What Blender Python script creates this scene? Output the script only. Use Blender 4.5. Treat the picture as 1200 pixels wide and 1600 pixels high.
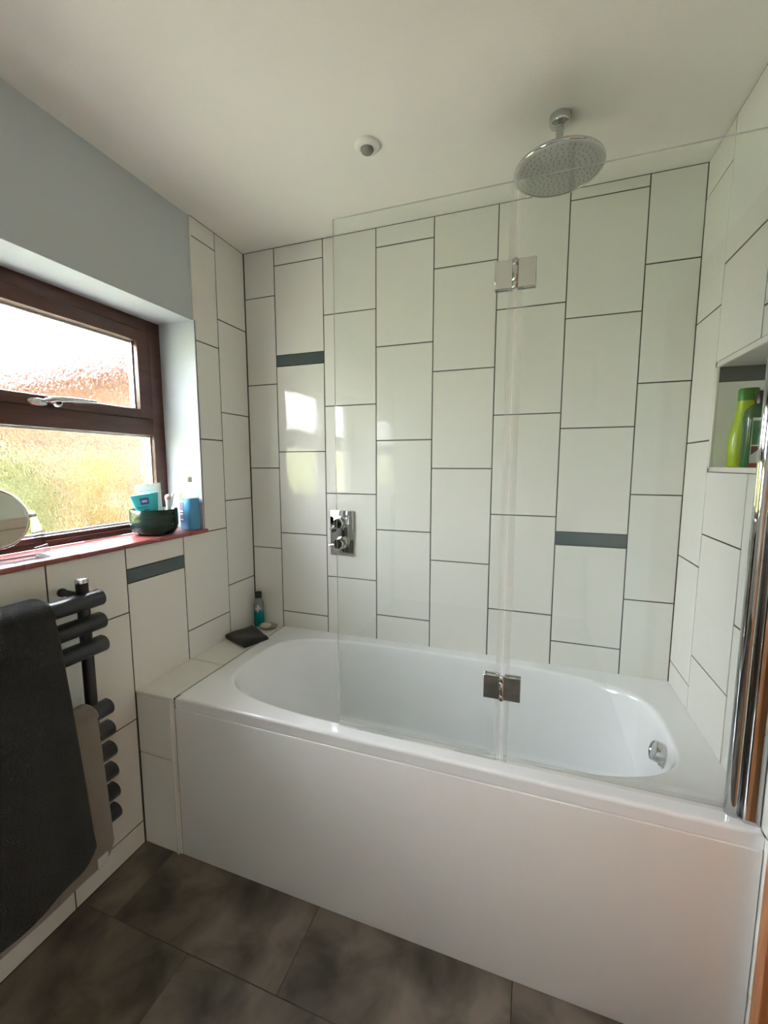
import bpy, bmesh, math, random
from mathutils import Vector, Matrix
random.seed(7)
for o in list(bpy.data.objects): bpy.data.objects.remove(o)
SC = bpy.context.scene
COL = SC.collection

# ------------------------------------------------------------ camera
CAM_POS = Vector((1.3314, -1.7789, 1.4245))
YAW, PITCH, F_PX = 0.3355, -0.1116, 654.3
cam_d = bpy.data.cameras.new('camera'); cam = bpy.data.objects.new('camera', cam_d); COL.objects.link(cam)
cam_d.sensor_fit = 'VERTICAL'; cam_d.sensor_height = 24.0; cam_d.lens = F_PX / 1600 * 24.0
cam_d.clip_start = 0.02; cam_d.clip_end = 200
cam.location = CAM_POS
cam.rotation_euler = (math.pi / 2 + PITCH, 0, YAW)
SC.camera = cam

# ------------------------------------------------------------ sky and exposure
SKY = 40.0
w = bpy.data.worlds.new('overcast_sky'); SC.world = w; w.use_nodes = True
bg = w.node_tree.nodes['Background']; bg.inputs[0].default_value = (0.93, 0.98, 1.05, 1); bg.inputs[1].default_value = SKY
sun_d = bpy.data.lights.new('sun_offscreen', 'SUN'); sun_d.energy = 70.0; sun_d.angle = math.radians(2.0); sun_d.color = (1.0, 0.95, 0.84)
sun = bpy.data.objects.new('sun_offscreen', sun_d); COL.objects.link(sun)              # from behind the house: it lights the garden, not the room
sun.rotation_euler = Vector((-0.62, -0.22, -0.75)).to_track_quat('-Z', 'Y').to_euler(); sun.location = (6, 2, 8)
SC.view_settings.view_transform = 'Standard'; SC.view_settings.look = 'None'
SC.view_settings.exposure = 0.50; SC.view_settings.gamma = 1.0; SC.view_settings.use_curve_mapping = False
cy = SC.cycles
cy.use_denoising = True
cy.max_bounces = 14; cy.diffuse_bounces = 7; cy.glossy_bounces = 5; cy.transmission_bounces = 10; cy.transparent_max_bounces = 16
cy.sample_clamp_indirect = 20.0; cy.caustics_reflective = False
try:
    cy.use_guiding = True; cy.use_surface_guiding = True
except Exception: pass

# ------------------------------------------------------------ dimensions
W, H, ZB, YB = 1.853, 2.424, 0.610, -0.704      # room width, ceiling, bath rim height, bath front
YR = -3.70                                      # wall behind the viewer
G = 0.0042                                       # grout joint

# ------------------------------------------------------------ materials
MATS = {}
def mat(name, color, rough=0.5, metal=0.0, **kw):
    if name in MATS: return MATS[name]
    m = bpy.data.materials.new(name); m.use_nodes = True; MATS[name] = m
    p = m.node_tree.nodes['Principled BSDF']
    p.inputs['Base Color'].default_value = (*color, 1); p.inputs['Roughness'].default_value = rough
    p.inputs['Metallic'].default_value = metal
    for k, v in kw.items():
        p.inputs[k.replace('_', ' ')].default_value = v
    return m
def nodes(m): return m.node_tree.nodes, m.node_tree.links, m.node_tree.nodes['Principled BSDF']
def add_bump(m, scale, height, detail=2.0, coord='Object', stretch=None, distortion=0.0, random_shift=False):
    n, l, p = nodes(m)
    tc = n.new('ShaderNodeTexCoord'); src = tc.outputs[coord]
    if random_shift:
        oi = n.new('ShaderNodeObjectInfo'); vm = n.new('ShaderNodeVectorMath'); vm.operation = 'ADD'
        sc = n.new('ShaderNodeMath'); sc.operation = 'MULTIPLY'; sc.inputs[1].default_value = 37.0
        l.new(oi.outputs['Random'], sc.inputs[0]); l.new(src, vm.inputs[0]); l.new(sc.outputs[0], vm.inputs[1]); src = vm.outputs[0]
    if stretch:
        mp = n.new('ShaderNodeMapping'); mp.inputs['Scale'].default_value = stretch
        l.new(src, mp.inputs[0]); src = mp.outputs[0]
    t = n.new('ShaderNodeTexNoise'); t.inputs['Scale'].default_value = scale; t.inputs['Detail'].default_value = detail
    t.inputs['Distortion'].default_value = distortion
    l.new(src, t.inputs['Vector'])
    b = n.new('ShaderNodeBump'); b.inputs['Distance'].default_value = height; b.inputs['Strength'].default_value = 1.0
    l.new(t.outputs['Fac'], b.inputs['Height']); l.new(b.outputs[0], p.inputs['Normal'])
    return t, src, b
def add_mottle(m, c1, c2, scale, detail=5.0, lo=0.35, hi=0.65, coord='Object', stretch=None, distortion=0.0):
    n, l, p = nodes(m)
    tc = n.new('ShaderNodeTexCoord'); src = tc.outputs[coord]
    if stretch:
        mp = n.new('ShaderNodeMapping'); mp.inputs['Scale'].default_value = stretch; l.new(src, mp.inputs[0]); src = mp.outputs[0]
    t = n.new('ShaderNodeTexNoise'); t.inputs['Scale'].default_value = scale; t.inputs['Detail'].default_value = detail
    t.inputs['Distortion'].default_value = distortion
    l.new(src, t.inputs['Vector'])
    r = n.new('ShaderNodeValToRGB'); r.color_ramp.elements[0].position = lo; r.color_ramp.elements[1].position = hi
    r.color_ramp.elements[0].color = (*c1, 1); r.color_ramp.elements[1].color = (*c2, 1)
    l.new(t.outputs['Fac'], r.inputs[0]); l.new(r.outputs[0], p.inputs['Base Color'])
    return r

M_TILE = mat('glazed_white_tile', (0.75, 0.745, 0.70), 0.035, Specular_IOR_Level=0.32)
add_bump(M_TILE, 30.0, 0.00036, 0.3, random_shift=True)
M_STRIP = mat('grey_green_glass_strip', (0.075, 0.105, 0.105), 0.12)
M_GROUT = mat('dark_grout', (0.045, 0.038, 0.032), 0.9)
M_PLASTER = mat('blue_grey_paint', (0.49, 0.53, 0.55), 0.75); add_bump(M_PLASTER, 160, 0.0004, 4)
M_WHITE = mat('white_wall_paint', (0.80, 0.79, 0.75), 0.7); add_bump(M_WHITE, 150, 0.0003, 4)
M_CEIL = mat('ceiling_paint', (0.87, 0.855, 0.80), 0.8); add_bump(M_CEIL, 120, 0.0004, 4)
M_TRIM = mat('white_tile_trim', (0.78, 0.76, 0.71), 0.25)
M_ACRYL = mat('white_bath_acrylic', (0.83, 0.84, 0.85), 0.10, Coat_Weight=0.5, Coat_Roughness=0.05)
M_PANEL = mat('bath_panel_acrylic', (0.80, 0.80, 0.79), 0.22)
M_CHROME = mat('chrome', (0.56, 0.57, 0.57), 0.05, 1.0)
M_BRUSHED = mat('satin_chrome', (0.62, 0.63, 0.63), 0.22, 1.0)
M_FLOOR = mat('concrete_floor_tile', (0.16, 0.14, 0.12), 0.45)
add_mottle(M_FLOOR, (0.045, 0.040, 0.029), (0.20, 0.170, 0.137), 6.5, 11, 0.34, 0.66, distortion=0.5)
M_WOOD = mat('mahogany_window_frame', (0.10, 0.035, 0.022), 0.38)
add_mottle(M_WOOD, (0.055, 0.022, 0.017), (0.100, 0.042, 0.032), 30, 6, 0.3, 0.7, stretch=(1, 0.15, 1), distortion=1.0)
M_DOOR = mat('orange_wood_door', (0.42, 0.17, 0.06), 0.4)
add_mottle(M_DOOR, (0.33, 0.12, 0.04), (0.52, 0.23, 0.09), 9, 6, 0.3, 0.7, stretch=(4, 4, 0.4), distortion=1.5)
M_QUARRY = mat('red_quarry_tile', (0.28, 0.075, 0.07), 0.30); add_bump(M_QUARRY, 60, 0.0006, 3, random_shift=True)
M_BLACK = mat('anthracite_powder_coat', (0.012, 0.013, 0.016), 0.38)
M_SILVER = mat('aluminium_spacer', (0.55, 0.57, 0.60), 0.35, 1.0)
M_RUBBER = mat('black_rubber', (0.01, 0.01, 0.01), 0.6)
M_WPLASTIC = mat('white_plastic', (0.80, 0.79, 0.75), 0.35)

def glass_sheet(name, tint, refl_rough=0.0, ior=1.5, weight=1.0):
    m = bpy.data.materials.new(name); m.use_nodes = True; n = m.node_tree.nodes; l = m.node_tree.links
    n.remove(n['Principled BSDF'])
    tr = n.new('ShaderNodeBsdfTransparent'); tr.inputs[0].default_value = (*tint, 1)
    gl = n.new('ShaderNodeBsdfGlossy'); gl.inputs['Roughness'].default_value = refl_rough; gl.inputs['Color'].default_value = (1, 1, 1, 1)
    fr = n.new('ShaderNodeFresnel'); fr.inputs['IOR'].default_value = ior
    mu = n.new('ShaderNodeMath'); mu.operation = 'MULTIPLY'; mu.inputs[1].default_value = weight
    mx = n.new('ShaderNodeMixShader'); l.new(fr.outputs[0], mu.inputs[0]); l.new(mu.outputs[0], mx.inputs[0])
    l.new(tr.outputs[0], mx.inputs[1]); l.new(gl.outputs[0], mx.inputs[2])
    l.new(mx.outputs[0], n['Material Output'].inputs['Surface']); MATS[name] = m
    return m
M_GLASS = glass_sheet('clear_screen_glass', (0.972, 0.985, 0.975), weight=0.6)
M_GEDGE = mat('glass_cut_edge', (0.90, 0.94, 0.90), 0.2, Alpha=0.50)
M_SEAL = mat('clear_plastic_seal', (0.80, 0.83, 0.79), 0.25, Alpha=0.17)
M_CLEAR = glass_sheet('clear_acrylic', (0.93, 0.95, 0.95), weight=0.8)

def obscure_glass():
    m = bpy.data.materials.new('hammered_obscure_glass'); m.use_nodes = True; n = m.node_tree.nodes; l = m.node_tree.links
    n.remove(n['Principled BSDF'])
    tc = n.new('ShaderNodeTexCoord'); mp = n.new('ShaderNodeMapping'); mp.inputs['Scale'].default_value = (1, 1.25, 0.8)
    l.new(tc.outputs['Object'], mp.inputs[0])
    t = n.new('ShaderNodeTexNoise'); t.inputs['Scale'].default_value = 55; t.inputs['Detail'].default_value = 0.8; t.inputs['Distortion'].default_value = 1.1
    l.new(mp.outputs[0], t.inputs['Vector'])
    b = n.new('ShaderNodeBump'); b.inputs['Distance'].default_value = 0.0015; b.inputs['Strength'].default_value = 1.0
    l.new(t.outputs['Fac'], b.inputs['Height'])
    g = n.new('ShaderNodeBsdfGlass'); g.inputs['IOR'].default_value = 1.45; g.inputs['Roughness'].default_value = 0.02
    l.new(b.outputs[0], g.inputs['Normal'])
    l.new(g.outputs[0], n['Material Output'].inputs['Surface']); MATS[m.name] = m
    return m
M_OBSCURE = obscure_glass()

# ------------------------------------------------------------ mesh helpers
WLOC = {}
def wloc(o): return WLOC.get(o.name, Vector((0, 0, 0)))
def finish(bm, angle=40):
    bm.normal_update()
    a = math.radians(angle)
    for f in bm.faces: f.smooth = True
    for e in bm.edges:
        if len(e.link_faces) == 2 and e.calc_face_angle(0) > a: e.smooth = False
def obj(name, bm, m, parent=None, loc=None, angle=40):
    """one mesh object from a bmesh in world coordinates"""
    finish(bm, angle)
    me = bpy.data.meshes.new(name); bm.to_mesh(me); bm.free()
    for x in (m if isinstance(m, (list, tuple)) else [m]): me.materials.append(x)
    o = bpy.data.objects.new(name, me); COL.objects.link(o)
    if loc is None:
        if parent is not None: loc = wloc(parent)
        else:
            xs = [v.co for v in me.vertices]
            loc = Vector(((min(v.x for v in xs) + max(v.x for v in xs)) / 2, (min(v.y for v in xs) + max(v.y for v in xs)) / 2, min(v.z for v in xs)))
    loc = Vector(loc)
    me.transform(Matrix.Translation(-loc))
    WLOC[o.name] = loc
    if parent is not None:
        o.parent = parent; o.location = loc - wloc(parent)
    else: o.location = loc
    return o
def thing(name, label, cat, loc, group=None):
    o = bpy.data.objects.new(name, None); COL.objects.link(o); o.location = loc; o.empty_display_size = 0.05
    WLOC[o.name] = Vector(loc); tag(o, label, cat, group); return o
def tag(o, label, cat, group=None, kind=None):
    o['label'] = label; o['category'] = cat
    if group: o['group'] = group
    if kind: o['kind'] = kind
    return o
def struct(o, label, cat):
    o['kind'] = 'structure'; o['label'] = label; o['category'] = cat; return o
def box(bm, x0, x1, y0, y1, z0, z1, bevel=0.0, seg=2):
    r = bmesh.ops.create_cube(bm, size=1.0)
    vs = r['verts']
    bmesh.ops.scale(bm, vec=(abs(x1 - x0), abs(y1 - y0), abs(z1 - z0)), verts=vs)
    bmesh.ops.translate(bm, vec=((x0 + x1) / 2, (y0 + y1) / 2, (z0 + z1) / 2), verts=vs)
    if bevel > 0:
        es = list({e for v in vs for e in v.link_edges})
        bmesh.ops.bevel(bm, geom=es, offset=bevel, segments=seg, profile=0.5, affect='EDGES')
    return bm
def bbox(*a, **k): return box(bmesh.new(), *a, **k)
def lathe(bm, prof, centre=(0, 0, 0), axis='Z', n=32, sx=1.0, sy=1.0):
    """prof: list of (radius, height); closed where radius is 0"""
    c = Vector(centre); rings = []
    def P(r, h, a):
        u, v = r * math.cos(a) * sx, r * math.sin(a) * sy
        if axis == 'Z': return c + Vector((u, v, h))
        if axis == 'X': return c + Vector((h, u, v))
        return c + Vector((v, h, u))
    for r, h in prof:
        if r < 1e-6: rings.append([bm.verts.new(P(0, h, 0))])
        else: rings.append([bm.verts.new(P(r, h, 2 * math.pi * i / n)) for i in range(n)])
    for a, b in zip(rings[:-1], rings[1:]):
        for i in range(n):
            j = (i + 1) % n
            if len(a) == 1 and len(b) == 1: continue
            if len(a) == 1: bm.faces.new((a[0], b[i], b[j]))
            elif len(b) == 1: bm.faces.new((a[i], a[j], b[0]))
            else: bm.faces.new((a[i], a[j], b[j], b[i]))
    bmesh.ops.recalc_face_normals(bm, faces=bm.faces)
    return bm
def tube(bm, pts, radii, n=12, caps=True):
    pts = [Vector(p) for p in pts]
    if not isinstance(radii, (list, tuple)): radii = [radii] * len(pts)
    rings = []
    for i, p in enumerate(pts):
        d = (pts[min(i + 1, len(pts) - 1)] - pts[max(i - 1, 0)]).normalized()
        u = d.cross(Vector((0, 0, 1)) if abs(d.z) < 0.9 else Vector((1, 0, 0))).normalized(); v = d.cross(u)
        rings.append([bm.verts.new(p + (u * math.cos(2 * math.pi * k / n) + v * math.sin(2 * math.pi * k / n)) * radii[i]) for k in range(n)])
    for a, b in zip(rings[:-1], rings[1:]):
        for k in range(n): bm.faces.new((a[k], a[(k + 1) % n], b[(k + 1) % n], b[k]))
    if caps: bm.faces.new(rings[0][::-1]); bm.faces.new(rings[-1])
    bmesh.ops.recalc_face_normals(bm, faces=bm.faces)
    return bm
def loft(bm, rings, cap0=True, cap1=True):
    R = [[bm.verts.new(p) for p in r] for r in rings]; n = len(R[0])
    for a, b in zip(R[:-1], R[1:]):
        for k in range(n): bm.faces.new((a[k], a[(k + 1) % n], b[(k + 1) % n], b[k]))
    if cap0: bm.faces.new(R[0][::-1])
    if cap1: bm.faces.new(R[-1])
    bmesh.ops.recalc_face_normals(bm, faces=bm.faces)
    return bm
def extrude_profile(bm, prof, axis, a0, a1):
    """closed 2-D profile pulled along an axis; prof in the two other axes in xyz order"""
    def P(q, a):
        if axis == 'X': return Vector((a, q[0], q[1]))
        if axis == 'Y': return Vector((q[0], a, q[1]))
        return Vector((q[0], q[1], a))
    return loft(bm, [[P(q, a0) for q in prof], [P(q, a1) for q in prof]])
def superell(cx, cy_, a, b, n, z, N=96, angs=None):
    out = []
    for t in (angs or [2 * math.pi * i / N for i in range(N)]):
        c, s = math.cos(t), math.sin(t)
        out.append(Vector((cx + a * math.copysign(abs(c) ** (2 / n), c), cy_ + b * math.copysign(abs(s) ** (2 / n), s), z)))
    return out

# tiles: bevelled slabs that share meshes by size
TILE_MESH = {}
TILE_T = 0.008
def tile_mesh(a, b, t, m, ch=0.0009):
    key = (round(a, 4), round(b, 4), round(t, 4), m.name)
    if key in TILE_MESH: return TILE_MESH[key]
    def r(i, z): return [(-a / 2 + i, -b / 2 + i, z), (a / 2 - i, -b / 2 + i, z), (a / 2 - i, b / 2 - i, z), (-a / 2 + i, b / 2 - i, z)]
    v = r(0, -t) + r(0, -ch) + r(ch, 0)
    f = [(8, 9, 10, 11), (3, 2, 1, 0)]
    for k in range(4):
        j = (k + 1) % 4; f += [(k, j, 4 + j, 4 + k), (4 + k, 4 + j, 8 + j, 8 + k)]
    me = bpy.data.meshes.new('tile'); me.from_pydata(v, [], f); me.update(); me.materials.append(m)
    TILE_MESH[key] = me; return me
AXES = {'back': (Vector((1, 0, 0)), Vector((0, 0, 1)), Vector((0, -1, 0))),
        'left': (Vector((0, 1, 0)), Vector((0, 0, 1)), Vector((1, 0, 0))),
        'right': (Vector((0, -1, 0)), Vector((0, 0, 1)), Vector((-1, 0, 0))),
        'up': (Vector((1, 0, 0)), Vector((0, 1, 0)), Vector((0, 0, 1))),
        'down': (Vector((1, 0, 0)), Vector((0, -1, 0)), Vector((0, 0, -1))),
        'left_near': (Vector((-1, 0, 0)), Vector((0, 0, 1)), Vector((0, 1, 0)))}
def tile(parent, side, u0, u1, v0, v1, d, m=None, name='tile', t=TILE_T, g=G, tilt=0.0035, ch=0.0009):
    """u, v: extents in world coordinates along the surface; d: the plane the face lies in"""
    m = m or M_TILE
    u0, u1 = min(u0, u1), max(u0, u1); v0, v1 = min(v0, v1), max(v0, v1)
    a, b = u1 - u0 - g, v1 - v0 - g
    if a < 0.004 or b < 0.004: return None
    U, V, N = AXES[side]; uc, vc = (u0 + u1) / 2, (v0 + v1) / 2
    if side in ('back', 'left_near'): c = Vector((uc, d, vc))
    elif side in ('left', 'right'): c = Vector((d, uc, vc))
    else: c = Vector((uc, vc, d))
    o = bpy.data.objects.new(name, tile_mesh(a, b, t, m, ch)); COL.objects.link(o)
    R = Matrix((U, V, N)).transposed().to_4x4()
    J = Matrix.Rotation(random.uniform(-tilt, tilt), 4, 'X') @ Matrix.Rotation(random.uniform(-tilt, tilt), 4, 'Y')
    o.parent = parent
    o.matrix_local = Matrix.Translation(c - wloc(parent)) @ R @ J
    return o
def tile_column(parent, side, u0, u1, cuts, d, strips=(), skip=()):
    for a, b in zip(cuts[:-1], cuts[1:]):
        lo, hi = min(a, b), max(a, b)
        if any(lo >= s[0] - 1e-4 and hi <= s[1] + 1e-4 for s in skip): continue
        st = any(abs(lo - s[0]) < 1e-3 for s in strips)
        tile(parent, side, u0, u1, lo, hi, d + 0.0, M_STRIP if st else M_TILE, 'glass_strip' if st else 'tile')

# ================================================================= THE ROOM
def setting(name, bm, m, label, cat, parent=None):
    o = obj(name, bm, m, parent, loc=(0, 0, 0))
    if parent is None: struct(o, label, cat)
    return o
E0 = 0.0016                       # depth of the joints behind the tile faces
floor = setting('floor', bbox(-0.02, W + 0.22, YR - 0.1, 0.1, -0.12, -0.002), M_GROUT, 'dark brown grey concrete look tiled bathroom floor', 'floor')
for r, (y1, y0) in enumerate([(0.0, -0.951), (-0.951, -1.551), (-1.551, -2.151), (-2.151, -2.751), (-2.751, -3.351), (-3.351, YR)]):
    xs = [0, .135, .735, 1.335, W] if r % 2 == 0 else [0, .435, 1.035, 1.635, W]
    for a, b in zip(xs[:-1], xs[1:]):
        tile(floor, 'up', a, b, max(y0, YR), min(y1, -0.6), 0.0, M_FLOOR, 'floor_tile', g=0.002, tilt=0.0)
ceil_o = setting('ceiling', bbox(-0.45, W + 0.2, YR - 0.1, 0.1, H, H + 0.12), M_CEIL, 'plain off white painted ceiling above the bath', 'ceiling')

# back wall
wall_back = setting('wall_back', bbox(-0.3, W + 0.3, E0, 0.12, -0.1, H + 0.05), M_GROUT, 'wall of tall white glazed tiles behind the bath', 'wall')
BX = [0.002] + [0.1682 + 0.253 * i for i in range(7)] + [W]
BACK = [[2.214, 1.811, 1.410, 1.010], [2.344, 1.941, 1.890, 1.488, 1.090, 0.689], [2.097, 1.694, 1.292, 0.891],
        [2.344, 1.936, 1.533, 1.131, 0.729], [2.221, 1.814, 1.410, 1.008], [2.032, 1.625, 1.221, 0.817],
        [2.383, 1.971, 1.565, 1.162, 1.110, 0.710], [2.127, 1.719, 1.315, 0.912]]
for i, cuts in enumerate(BACK):
    strips = [(1.890, 1.941)] if i == 1 else [(1.110, 1.162)] if i == 6 else []
    tile_column(wall_back, 'back', BX[i], BX[i + 1], [H - 0.001] + cuts + [0.585], 0.0, strips)

# left wall with the window opening
Y0, Y1, Z0, Z1 = -1.27, -0.335, 1.150, 2.020          # the reveal
XP = -0.008                                            # plaster sits behind the tile faces
bm = bmesh.new()
box(bm, -0.32, XP, YR - 0.1, 0.1, -0.1, Z0 - 0.018)
box(bm, -0.32, XP, YR - 0.1, 0.1, Z1, H + 0.05)
K2 = 1.3; W2 = -1.53                                             # offset of the second window, behind the viewer
box(bm, -0.32, XP, Y1, 0.1, Z0 - 0.018, Z1)
box(bm, -0.32, XP, Y1 + W2, Y0, Z0 - 0.018, Z1); box(bm, -0.32, XP, YR - 0.1, Y1 + W2 + K2 * (Y0 - Y1), Z0 - 0.018, Z1)
wall_left = setting('wall_left', bm, M_PLASTER, 'window wall, blue grey plaster above white tiles', 'wall')
bm = bmesh.new()
box(bm, XP, -E0, Y1 + 0.002, 0.0, 0, H); box(bm, XP, -E0, YR, Y1, 0, Z0 - 0.018)
setting('grout_bed', bm, M_GROUT, '', '', wall_left)
# white painted lining of the reveal
bm = bmesh.new()
box(bm, -0.262, -0.0005, Y1 - 0.003, Y1 + 0.002, Z0 - 0.01, Z1); box(bm, -0.262, -0.0075, Y0, Y1, Z1 - 0.003, Z1 + 0.001); box(bm, -0.262, -0.0075, Y0 - 0.001, Y0 + 0.003, Z0 - 0.01, Z1)
bmesh.ops.translate(bm, vec=(0, 0, 0), verts=bm.verts)
rv = setting('reveal_lining', bm, M_PLASTER, '', '', wall_left)
rv2 = rv.copy(); COL.objects.link(rv2); rv2.parent = wall_left; rv2.location = (-0.008, W2 + Y1 * (1 - K2), 0); rv2.scale.y = K2
setting('tile_edge', bbox(XP - 0.002, -0.0004, Y1 - 0.001, Y1 + 0.0058, Z1 - 0.002, H - 0.001, bevel=0.0008), M_TRIM, '', '', wall_left)
tile_column(wall_left, 'left', -0.1945, 0.0, [H - 0.001, 2.066, 1.662, 1.260, 0.857, 0.585], 0.0)
tile_column(wall_left, 'left', Y1 + 0.004, -0.1945, [H - 0.001, 2.348, 1.940, 1.535, 1.134], 0.0)
tile_column(wall_left, 'left', -0.4535, -0.1945, [1.134, 0.730, 0.585], 0.0)
tile_column(wall_left, 'left', -0.7145, -0.4535, [1.134, 1.057, 1.006, 0.604], 0.0, [(1.006, 1.057)])
LC = [-0.7145 - 0.2575 * i for i in range(13)]
for i in range(11):
    cuts = [1.134, 0.903, 0.500, 0.091, 0.0] if i % 2 == 0 else [1.134, 0.705, 0.302, 0.0]
    tile_column(wall_left, 'left', LC[i + 1], LC[i], cuts, 0.0)

# right wall with the niche
NY0, NY1, NZ0, NZ1, ND = -0.508, -0.216, 1.417, 1.718, 0.125
bm = bmesh.new(); XR = W + E0
YD0, YD1, ZD = -1.59, -0.77, 2.03                       # the door opening, out of view
nb = 0.003
box(bm, XR, W + 0.22, YD1, 0.1, -0.1, NZ0 - nb); box(bm, XR, W + 0.22, YD1, 0.1, NZ1 + nb, H + 0.05)
box(bm, XR, W + 0.22, NY1 + nb, 0.1, NZ0 - nb, NZ1 + nb); box(bm, XR, W + 0.22, YD1, NY0 - nb, NZ0 - nb, NZ1 + nb)
box(bm, W + ND + 0.002, W + 0.22, NY0 - nb, NY1 + nb, NZ0 - nb, NZ1 + nb)
wall_right = setting('wall_right', bm, M_GROUT, 'right hand white tiled wall with a recessed niche', 'wall')
bm = bmesh.new()
box(bm, W + 0.064, W + 0.22, YD0, YD1, -0.1, ZD); box(bm, W, W + 0.22, YD0, YD1, ZD, H + 0.05); box(bm, W, W + 0.22, YR - 0.1, YD0, -0.1, H + 0.05)  # first box is an unseen blocker behind the door, stops sky light leaking in
setting('plaster', bm, M_WHITE, '', '', wall_right)
tile_column(wall_right, 'right', -0.2, 0.0, [H - 0.001, 2.305, 1.904, 1.501, 1.097, 0.693, 0.585], W)
tile_column(wall_right, 'right', -0.4655, -0.2, [H - 0.001, 2.018, 1.733], W)
tile_column(wall_right, 'right', -0.4655, -0.2, [1.404, 1.206, 0.803, 0.585], W)
tile_column(wall_right, 'right', -0.728, -0.4655, [H - 0.001, 2.213, 1.810, 1.733], W)
tile_column(wall_right, 'right', -0.728, -0.5235, [1.733, 1.404], W)
tile_column(wall_right, 'right', -0.728, -0.4655, [1.404, 1.004, 0.604, 0.2, 0.0], W)
tile_column(wall_right, 'right', -0.7985 + 0.0565, -0.728, [H - 0.001, 2.018, 1.615, 1.206, 0.803, 0.40, 0.0], W)
# niche lining: its far side carries the dark strip
nx0, nx1 = W + 0.001, W + ND
tile(wall_right, 'back', nx0, nx1, NZ0, 1.674, NY1, M_TILE, 'niche_tile', t=0.006, g=0.002, tilt=0)
tile(wall_right, 'back', nx0, nx1, 1.674, NZ1, NY1, M_STRIP, 'glass_strip', t=0.006, g=0.002, tilt=0)
tile(wall_right, 'right', NY0, NY1, NZ0, NZ1, nx1, M_TILE, 'niche_tile', t=0.002, g=0.0, tilt=0)
tile(wall_right, 'left_near', nx0, nx1, NZ0, NZ1, NY0, M_TILE, 'niche_tile', t=0.003, g=0.0, tilt=0)
tile(wall_right, 'up', nx0, nx1, NY0, NY1, NZ0 + 0.001, M_TILE, 'niche_tile', t=0.004, g=0.001, tilt=0)
tile(wall_right, 'down', nx0, nx1, NY0, NY1, NZ1 - 0.001, M_TILE, 'niche_tile', t=0.004, g=0.001, tilt=0)
for a in [(-0.2165, -0.2015, 1.404, 1.733), (-0.5230, -0.5075, 1.404, 1.733), (-0.5230, -0.2015, 1.404, 1.4175), (-0.5230, -0.2015, 1.7175, 1.733)]:
    setting('niche_trim', bbox(W - 0.0015, W + 0.006, a[0], a[1], a[2], a[3], bevel=0.0008), M_TRIM, '', '', wall_right)

# wall behind the viewer
wall_front = setting('wall_front', bbox(-0.3, W + 0.3, YR - 0.15, YR, -0.1, H + 0.05), M_WHITE, 'plain white wall at the far end of the bathroom', 'wall')

# door in the right wall, beside the bath
bm = bmesh.new()
box(bm, W + 0.02, W + 0.06, YD0 + 0.005, YD1 - 0.005, 0.006, ZD - 0.005, bevel=0.002)
door = setting('door_1', bm, M_DOOR, 'orange brown wooden bathroom door', 'door')
for (a, b, c, d) in [(YD0 + 0.12, -1.24, 0.2, 0.95), (-1.18, YD1 - 0.12, 0.2, 0.95), (YD0 + 0.12, -1.24, 1.1, 1.88), (-1.18, YD1 - 0.12, 1.1, 1.88)]:
    setting('door_panel', bbox(W + 0.012, W + 0.022, a, b, c, d, bevel=0.006), M_DOOR, '', '', door)
bm = bmesh.new(); tube(bm, [(W + 0.02, -1.53, 1.02), (W - 0.03, -1.53, 1.02), (W - 0.035, -1.52, 1.02), (W - 0.035, -1.42, 1.02)], 0.009)
setting('handle', bm, M_CHROME, '', '', door)
bm = bmesh.new()
box(bm, W - 0.012, W + 0.22, YD1 - 0.005, YD1 + 0.03, 0, ZD + 0.03, bevel=0.003); box(bm, W - 0.012, W + 0.22, YD0 - 0.05, YD0 + 0.005, 0, ZD + 0.03, bevel=0.003)
box(bm, W - 0.012, W + 0.22, YD0 - 0.05, YD1 + 0.03, ZD - 0.005, ZD + 0.06, bevel=0.003)
setting('architrave', bm, M_DOOR, '', '', door)

# ------------------------------------------------------------ the window
XF = -0.188
win = thing('window_1', 'brown wooden window with obscure textured glass', 'window', (XF, (Y0 + Y1) / 2, Z0)); win['kind'] = 'structure'
bm = bmesh.new()
B = 0.003
box(bm, XF - 0.07, XF, -0.394, Y1, Z0, Z1, bevel=B); box(bm, XF - 0.07, XF, Y0, Y0 + 0.059, Z0, Z1, bevel=B)
box(bm, XF - 0.07, XF - 0.0005, Y0 + 0.058, -0.393, 1.972, Z1, bevel=B)
box(bm, XF - 0.07, XF + 0.0015, Y0 + 0.058, -0.393, Z0, 1.172, bevel=B)
box(bm, XF - 0.07, XF - 0.006, Y0 + 0.058, -0.393, 1.170, 1.188, bevel=0.004)
frame = obj('frame', bm, M_WOOD, win)
obj('transom', bbox(XF - 0.07, XF - 0.0005, Y0 + 0.058, -0.393, 1.548, 1.616, bevel=B), M_WOOD, win)
bm = bmesh.new(); S0, S1 = Y0 + 0.059, -0.394
XS = XF + 0.006
box(bm, XS - 0.06, XS, S1 - 0.062, S1 - 0.001, 1.616, 1.971, bevel=0.004); box(bm, XS - 0.06, XS, S0 + 0.001, S0 + 0.062, 1.616, 1.971, bevel=0.004)
box(bm, XS - 0.06, XS - 0.0004, S0 + 0.06, S1 - 0.06, 1.922, 1.971, bevel=0.004); box(bm, XS - 0.06, XS - 0.0004, S0 + 0.06, S1 - 0.06, 1.616, 1.652, bevel=0.004)
sash = obj('sash', bm, M_WOOD, win)
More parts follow.
